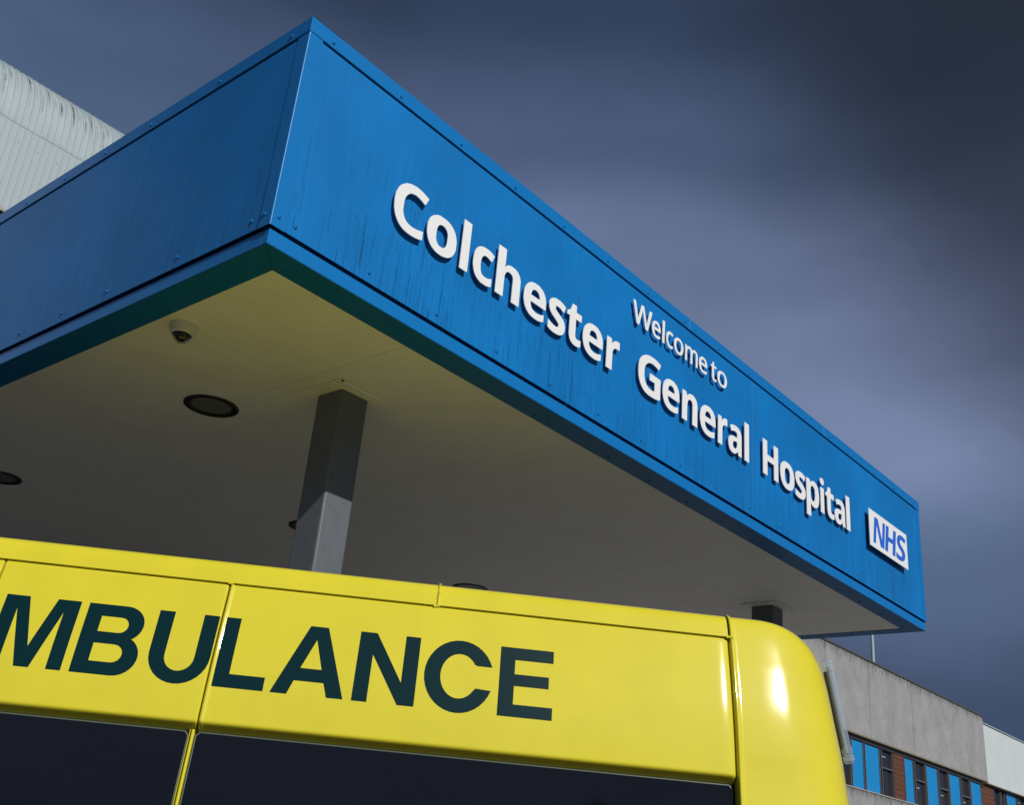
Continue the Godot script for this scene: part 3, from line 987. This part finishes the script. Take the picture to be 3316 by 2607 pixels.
	for part in [["bonnet", 0.0, 3.2, "yellow"], ["windscreen", 3.2, 9.0, "glass_dark"], ["roof_front", 9.0, top, "yellow"]]:
		var fr := Mb.new()
		rows = []
		for k in 16:
			var r := prow(lerpf(part[1], part[2], k / 15.0))
			var line := PackedVector3Array()
			var w: float = maxf(r[1], 0.0005)
			line.append(Vector3(maxf(r[3] + 0.3, -2.0) if part[0] == "roof_front" else r[3] + 0.3, r[0], w))
			for j in 13:
				var p := PI * (0.5 - j / 12.0)
				line.append(Vector3(r[3] + 0.3 - 0.3 * pow(absf(cos(p)), 0.8), r[0], w * pow(absf(sin(p)), 0.6) * signf(sin(p) + 1e-9)))
			line.append(Vector3(maxf(r[3] + 0.3, -2.0) if part[0] == "roof_front" else r[3] + 0.3, r[0], -w))
			rows.append(line)
		fr.grid(rows, Vector3(-1, 0.1, 0))
		obj(t, part[0], fr, M[part[3]])
	var tyre := Mb.new()
	tyre.lathe([[0.20, -0.11], [0.33, -0.11], [0.345, -0.09], [0.345, 0.09], [0.33, 0.11], [0.20, 0.11]], Vector3.ZERO, Vector3(0, 0, 1), 28)
	var rim := Mb.new()
	rim.lathe([[0.20, 0.105], [0.18, 0.06], [0.07, 0.07], [0.0, 0.08]], Vector3.ZERO, Vector3(0, 0, 1), 20)
	for q in [[-3.35, 0.86], [0.35, 0.86], [-3.35, -0.86], [0.35, -0.86]]:
		var o := inst(t, "wheel", tyre.mesh(), M.rubber, Transform3D(Basis(Vector3.UP, 0.0 if q[1] > 0 else PI), Vector3(q[0], 0.345, q[1])))
		inst(o, "rim", rim.mesh(), M.steel)
	# lettering
	var d := helvetica()
	vinyl(t, d["A"], -1.325)
	for ch in ["M", "B", "U", "L", "A", "N", "C", "E"]: vinyl(t, d[ch])
	# clear marker lamp on the rear corner
	var pa := Vector3(1.616, 2.548, 0.640)
	var pb := Vector3(1.688, 2.155, 0.650)
	var ax := (pb - pa).normalized()
	var lm := Node3D.new()
	put(lm, "marker_lamp", t)
	lm.set_meta("label", "clear plastic marker lamp on the ambulance's rear edge")
	var lens := Mb.new()
	lens.lathe([[0.0, 0.0], [0.014, 0.002], [0.0205, 0.008], [0.0205, 0.022], [0.0175, 0.025], [0.0205, 0.030], [0.0215, 0.045], [0.0185, 0.056], [0.0180, 0.335], [0.0215, 0.346], [0.0205, 0.362], [0.0175, 0.365], [0.0210, 0.370], [0.0220, 0.388], [0.0140, 0.398], [0.0, 0.399]], pa, ax, 14)
	obj(lm, "lens", lens, M.clear_plastic)
	var core := Mb.new()
	core.lathe([[0.0, 0.03], [0.0085, 0.032], [0.0085, 0.36], [0.0, 0.362]], pa + Vector3(-0.003, 0, 0), ax, 10)
	obj(lm, "core", core, M.lamp_core)
	var back := Mb.new()
	back.tube([pa + ax * 0.05 + Vector3(-0.018, -0.004, 0.0), pb - ax * 0.06 + Vector3(-0.018, -0.004, 0)], 0.009, 0.009, 8)
	obj(lm, "gasket", back, M.rubber)

# ---------------------------------------------------------------- buildings
func build_white_building():
	var zb := CZ - 14.0
	var t := thing("white_clad_building", "tall white building in ribbed metal sheet with a curved mossy eaves", "building", Vector3(CX, 0, zb))
	var pitch := 0.1277
	var ys := 11.845 + EYE
	var yb := 10.12 + EYE
	var R := 1.8
	var per := 6
	var prof := [[0.0, 0.0], [0.13, 0.0], [0.145, 0.0], [0.185, 0.019], [0.21, 0.022], [0.32, 0.022], [0.345, 0.019], [0.36, 0.0], [0.375, 0.0], [0.97, 0.0]]
	for k in range(-3, 16):
		var x0 := -2.0 + k * pitch * per
		# curved sheet
		var rows := []
		var g := Mb.new()
		var arc := []
		for j in 3: arc.append([lerpf(0.0, 0.10, j / 2.0), 0.0, Vector3(0, 0, 1)])
		for j in range(1, 19):
			var a := PI * 0.5 * j / 18.0
			arc.append([0.10 + R * sin(a), -R * (1.0 - cos(a)), Vector3(0, sin(a), cos(a))])
		for j in arc.size():
			var line := PackedVector3Array()
			for i in per:
				for q in prof:
					line.append(Vector3(x0 + (i + q[0]) * pitch, ys + arc[j][0], 0.006 + arc[j][1]) + arc[j][2] * q[1])
			line.append(Vector3(x0 + per * pitch, ys + arc[j][0], 0.006 + arc[j][1]))
			rows.append(line)
		g.grid(rows, Vector3(0, 0.7, 0.7))
		for i in g.v.size():
			var p := g.v[i]
			var al: float
			if p.y < ys + 0.12: al = p.y - ys
			else: al = 0.1 + R * atan2(p.y - ys - 0.1, p.z - 0.006 + R)
			g.uv[i] = Vector2((p.x + 2.0) / (pitch * 16.0), al / 2.95)
		obj(t, "eaves_sheet", g, M.cladding)
		var f := Mb.new()
		rows = []
		for y in [yb, (yb + ys) * 0.5, ys + 0.03]:
			var line := PackedVector3Array()
			for i in per:
				for q in prof: line.append(Vector3(x0 + (i + q[0]) * pitch, y, q[1]))
			line.append(Vector3(x0 + per * pitch, y, 0.0))
			rows.append(line)
		f.grid(rows, Vector3(0, 0, 1))
		obj(t, "wall_sheet", f, M.cladding_plain)
		for q in [[0.75, ys - 0.33], [3.75, ys - 0.33], [0.75, ys + 0.035], [3.75, ys + 0.035]]:
			var b := Mb.new()
			b.lathe([[0.013, 0.0], [0.011, 0.008], [0.0, 0.010]], Vector3(x0 + q[0] * pitch, q[1], 0.0 if q[1] < ys else 0.006), Vector3(0, 0, 1), 7)
			obj(t, "bolt", b, M.flashing)
	var xa := -2.0 - 3 * pitch * per
	var xb := -2.0 + 16 * pitch * per
	boxpart(t, "flashing", Vector3(xa, yb - 0.07, -0.02), Vector3(xb, yb - 0.004, 0.035), M.flashing, 0.004)
	boxpart(t, "shadow_gap", Vector3(xa, yb - 0.16, -0.10), Vector3(xb, yb - 0.071, -0.02), M.void)
	boxpart(t, "wall", Vector3(xa, 0.0, -8.0), Vector3(xb, yb - 0.17, 0.0), M.cladding_plain)
	boxpart(t, "roof", Vector3(xa, ys + 0.1, -8.0), Vector3(xb, ys + 0.1 + R - 0.02, -R - 0.01), M.cladding_plain)
	boxpart(t, "core", Vector3(xa + 0.02, yb - 0.17, -7.9), Vector3(xb - 0.02, ys + 0.1, -0.12), M.cladding_plain)
	# low entrance block under the canopy's rear
	var e := thing("entrance_block", "low dark entrance block under the rear of the canopy", "building", Vector3(CX, 0, CZ - DEEP))
	boxpart(e, "wall", Vector3(-3.0, 0, -5.0), Vector3(LEN + 3.0, 5.2, 0.0), M.frame_grey)
	for k in 6:
		boxpart(e, "door_pane", Vector3(0.6 + k * 1.25, 0.05, 0.004), Vector3(1.78 + k * 1.25, 2.6, 0.03), M.window_dark, 0.004)

func build_grey_building():
	var zg := CZ - 12.0
	var t := thing("concrete_building", "grey concrete office block with a strip of blue panels and dark windows", "building", Vector3(CX, 0, zg))
	var yw0 := 3.83 + EYE
	var yw1 := 5.72 + EYE
	var yp := 8.50 + EYE
	var joints := [26.0, 29.6, 33.0, 36.69, 40.92, 49.60]
	for k in joints.size() - 1:
		for band in [[yw1, yp], [yw0 - 2.6, yw0]]:
			var m := Mb.new()
			m.box(Vector3(joints[k] + 0.022, band[0], -0.18), Vector3(joints[k + 1] - 0.022, band[1], 0.0), 0.012)
			for i in m.v.size(): m.uv[i] = Vector2(m.v[i].x / 9.0 + 0.13 * band[0], (band[1] - m.v[i].y) / 2.95)
			obj(t, "concrete_panel", m, M.concrete)
	boxpart(t, "core", Vector3(26.0, 0.0, -11.0), Vector3(49.5, yp - 0.15, -0.62), M.frame_grey)
	boxpart(t, "joint_backing", Vector3(26.0, yw1 + 0.02, -0.6), Vector3(49.5, yp - 0.12, -0.19), M.void)
	boxpart(t, "joint_backing", Vector3(26.0, yw0 - 2.6, -0.6), Vector3(49.5, yw0 - 0.02, -0.19), M.void)
	boxpart(t, "end_wall", Vector3(49.51, yw1, -11.0), Vector3(49.60, yp, -0.19), M.concrete)
	boxpart(t, "coping", Vector3(25.9, yp + 0.004, -0.42), Vector3(49.45, yp + 0.085, 0.035), M.coping, 0.01)
	boxpart(t, "coping", Vector3(49.455, yp - 0.05, -0.42), Vector3(49.66, yp + 0.02, 0.03), M.coping, 0.01)
	boxpart(t, "drip_edge", Vector3(26.0, yw1 - 0.045, -0.17), Vector3(49.60, yw1 - 0.003, 0.012), M.edge_timber, 0.006)
	boxpart(t, "sill", Vector3(26.0, yw0 + 0.003, -0.2), Vector3(49.2, yw0 + 0.05, 0.025), M.flashing, 0.006)
	boxpart(t, "head_rail", Vector3(26.0, yw1 - 0.16, -0.30), Vector3(49.2, yw1 - 0.05, -0.12), M.frame_grey)
	boxpart(t, "window_backing", Vector3(26.0, yw0 + 0.05, -0.6), Vector3(49.2, yw1 - 0.05, -0.31), M.void)
	# the strip: kind, from, to
	strip(t, [["wood", 31.6, 32.4], ["blue", 32.5, 33.3], ["wood", 33.35, 34.05], ["win", 34.10, 35.18, 0.52], ["blue", 35.25, 36.32], ["blue", 36.42, 37.77], ["win", 37.92, 39.02, 0.60], ["wood", 39.10, 40.06], ["blue", 40.13, 41.08], ["win", 41.22, 42.34, 0.57], ["blue", 42.42, 43.73], ["win", 43.85, 44.95, 0.56], ["blue", 45.02, 46.36], ["win", 46.48, 47.58, 0.55], ["blue", 47.66, 49.06]], yw0 + 0.055, yw1 - 0.165)
	# white wing beyond
	var w := thing("white_wing", "white rendered wing at the right edge, beyond the concrete block", "building", Vector3(CX, 0, zg - 0.12))
	var m2 := Mb.new()
	m2.box(Vector3(49.70, yw1 - 0.02, -9.0), Vector3(75.0, 8.27 + EYE, 0.0), 0.01)
	obj(w, "wall", m2, M.white_panel)
	boxpart(w, "coping", Vector3(49.70, 8.274 + EYE, -0.4), Vector3(75.0, 8.33 + EYE, 0.05), M.cladding_plain, 0.008)
	boxpart(w, "drip_edge", Vector3(49.70, yw1 - 0.06, -0.2), Vector3(75.0, yw1 - 0.024, 0.015), M.edge_timber, 0.006)
	boxpart(w, "lower_wall", Vector3(49.3, 0.0, -9.0), Vector3(75.0, yw0, -0.02), M.concrete)
	boxpart(w, "window_backing", Vector3(49.3, yw0, -1.0), Vector3(75.0, yw1 - 0.06, -0.35), M.void)
	strip(w, [["wood", 49.25, 51.05], ["win", 51.15, 52.1, 0.5], ["win", 52.2, 52.75, 0.5], ["blue", 53.0, 54.5], ["win", 54.7, 56.0, 0.5], ["blue", 56.1, 57.5], ["wood", 57.6, 59.0], ["win", 59.1, 60.5, 0.5], ["blue", 60.6, 62.0]], yw0 + 0.02, yw1 - 0.065)
	# flagpole on the roof behind the parapet
	var f := thing("flagpole", "slim white flagpole on the concrete block's roof", "pole", Vector3(CX + 42.22, yp - 0.2, CZ - 14.0))
	var pm := Mb.new()
	pm.lathe([[0.075, 0.0], [0.062, 4.5], [0.055, 6.0], [0.0, 6.02]], Vector3.ZERO, Vector3.UP, 14)
	obj(f, "pole", pm, M.cladding_plain)
	boxpart(f, "foot", Vector3(-0.2, 0.001, -0.2), Vector3(0.2, 0.05, 0.2), M.flashing, 0.01)
	boxpart(t, "roof_deck", Vector3(26.0, yp - 0.6, -11.0), Vector3(49.4, yp - 0.201, -0.63), M.flashing)

func strip(t: Node, list: Array, y0: float, y1: float):
	var rng := RandomNumberGenerator.new()
	rng.seed = 77
	for q in list:
		var x0: float = q[1]
		var x1: float = q[2]
		if q[0] == "wood":
			var n := 9
			for k in n:
				var h := (y1 - y0) / n
				boxpart(t, "timber_board", Vector3(x0, y0 + k * h + 0.004, -0.30), Vector3(x1, y0 + (k + 1) * h - 0.004, -0.15 - rng.randf() * 0.006), M.wood, 0.006)
		elif q[0] == "blue":
			boxpart(t, "blue_panel", Vector3(x0 + 0.045, y0 + 0.03, -0.30), Vector3(x1 - 0.045, y1 - 0.03, -0.19), M.panel_blue, 0.004)
			frame(t, x0, x1, y0, y1, -1.0)
		else:
			var fr := frame(t, x0, x1, y0, y1, lerpf(y0, y1, q[3]))
			var ym: float = lerpf(y0, y1, q[3])
			for s in [[y0 + 0.05, ym - 0.03], [ym + 0.03, y1 - 0.05]]:
				var pane := boxpart(fr, "pane", Vector3(x0 + 0.05, s[0], -0.275), Vector3(x1 - 0.05, s[1], -0.26), M.window_dark)
			var yv: float = lerpf(y0, y1, 0.84 if rng.randf() < 0.55 else 0.40)
			boxpart(fr, "vent_bar", Vector3(x0 + 0.16, yv, -0.258), Vector3(x0 + 0.62, yv + 0.035, -0.250), M.cladding_plain)

func frame(t: Node, x0: float, x1: float, y0: float, y1: float, ym: float) -> MeshInstance3D:
	var m := Mb.new()
	m.box(Vector3(x0, y0, -0.30), Vector3(x0 + 0.045, y1, -0.155), 0.004)
	m.box(Vector3(x1 - 0.045, y0, -0.30), Vector3(x1, y1, -0.155), 0.004)
	m.box(Vector3(x0 + 0.046, y1 - 0.03, -0.30), Vector3(x1 - 0.046, y1, -0.157), 0.004)
	m.box(Vector3(x0 + 0.046, y0, -0.30), Vector3(x1 - 0.046, y0 + 0.03, -0.157), 0.004)
	if ym > 0.0: m.box(Vector3(x0 + 0.046, ym - 0.03, -0.30), Vector3(x1 - 0.046, ym + 0.03, -0.16), 0.004)
	return obj(t, "window_frame", m, M.frame_grey)

func build_ground():
	var g := Mb.new()
	g.quad(Vector3(-300, 0, -300), Vector3(300, 0, -300), Vector3(300, 0, 300), Vector3(-300, 0, 300), Vector3.UP)
	var o := obj(self, "ground", g, M.asphalt)
	o.set_meta("kind", "structure"); o.set_meta("label", "dark asphalt forecourt around the hospital")

	# raised pavement beside the entrance, off to the right
	var p := Mb.new()
	p.box(Vector3(8.2, 0.002, -12.7), Vector3(22.0, 0.13, -1.5), 0.02)
	var q := obj(self, "pavement", p, M.paving)
	q.set_meta("kind", "structure"); q.set_meta("label", "pale concrete pavement beside the entrance")

func build_tree():
	# stands behind the photographer; its top twigs are mirrored in the ambulance's window
	var t := thing("small_tree", "slender leafy tree whose top is mirrored in the ambulance window", "tree", Vector3(-2.8, 0, 6.85))
	var rng := RandomNumberGenerator.new()
	rng.seed = 5
	var tr := Mb.new()
	var pts := []
	for k in 9: pts.append(Vector3(0.12 * sin(k * 0.9), k * 0.80, 0.10 * cos(k * 1.3) - 0.10))
	tr.tube(pts, 0.11, 0.02, 8)
	var tips := []
	for k in 46:
		var f := rng.randf_range(0.32, 1.0)
		var b: Vector3 = pts[0].lerp(pts[8], f)
		b.x = 0.12 * sin(f * 7.2); b.z = 0.10 * cos(f * 10.4) - 0.10
		var a := rng.randf() * TAU
		var ln := lerpf(1.5, 0.45, f) * rng.randf_range(0.7, 1.2)
		var d := Vector3(cos(a), rng.randf_range(0.45, 1.1), sin(a)).normalized()
		var m := b + d * ln * 0.5 + Vector3(0, -0.03, 0)
		var e := b + d * ln + Vector3(0, 0.05, 0)
		tr.tube([b, m, e], 0.022 * (1.25 - f) + 0.005, 0.003, 5)
		tips.append([b, m, e])
	obj(t, "trunk", tr, M.bark)
	var cr_ := Mb.new()
	for q in tips:
		for k in 52:
			var f := rng.randf_range(0.25, 1.04)
			var c: Vector3 = (q[0].lerp(q[1], f * 2.0) if f < 0.5 else q[1].lerp(q[2], f * 2.0 - 1.0)) + Vector3(rng.randfn(), rng.randfn(), rng.randfn()) * 0.055
			var d := Vector3(rng.randfn(), rng.randfn() + 0.3, rng.randfn()).normalized()
			var w := d.cross(Vector3(rng.randfn(), rng.randfn(), rng.randfn())).normalized() * 0.014
			var l := rng.randf_range(0.07, 0.13)
			var nn := d.cross(w).normalized()
			cr_.tri(c, c + d * l * 0.45 + w, c + d * l, nn, nn, nn)
			cr_.tri(c, c + d * l * 0.45 - w, c + d * l, nn, nn, nn)
	obj(t, "crown", cr_, M.leaf)

# ---------------------------------------------------------------- scene
func _ready():
	var cam := Camera3D.new()
	cam.name = "camera"
	cam.fov = 41.279
	cam.near = 0.05
	cam.far = 900.0
	var b := Basis(Vector3.UP, deg_to_rad(-48.4513)) * Basis(Vector3.RIGHT, deg_to_rad(23.9081)) * Basis(Vector3(0, 0, 1), deg_to_rad(5.3445))
	cam.transform = Transform3D(b, Vector3(0, EYE, 0))
	add_child(cam)
	cam.current = true
	var env := Environment.new()
	env.background_mode = Environment.BG_SKY
	env.sky = make_sky()
	env.tonemap_mode = Environment.TONE_MAPPER_LINEAR
	env.tonemap_exposure = 1.0
	env.sdfgi_enabled = true
	env.ssao_enabled = true
	env.ssil_enabled = true
	var we := WorldEnvironment.new()
	we.name = "world_environment"
	we.environment = env
	add_child(we)
	var sun := DirectionalLight3D.new()
	sun.name = "sun"
	sun.light_energy = 1.25
	sun.light_color = Color(1.0, 0.985, 0.955)
	sun.light_angular_distance = 0.53
	sun.shadow_enabled = true
	var sd := Vector3(-0.25, 0.74, 1.0).normalized()
	sun.look_at_from_position(sd * 50.0, Vector3.ZERO)
	add_child(sun)
	materials()
	build_ground()
	build_white_building()
	build_grey_building()
	build_canopy()
	build_columns()
	build_ambulance()
	build_ceiling_fittings()
	build_signs()
	build_tree()
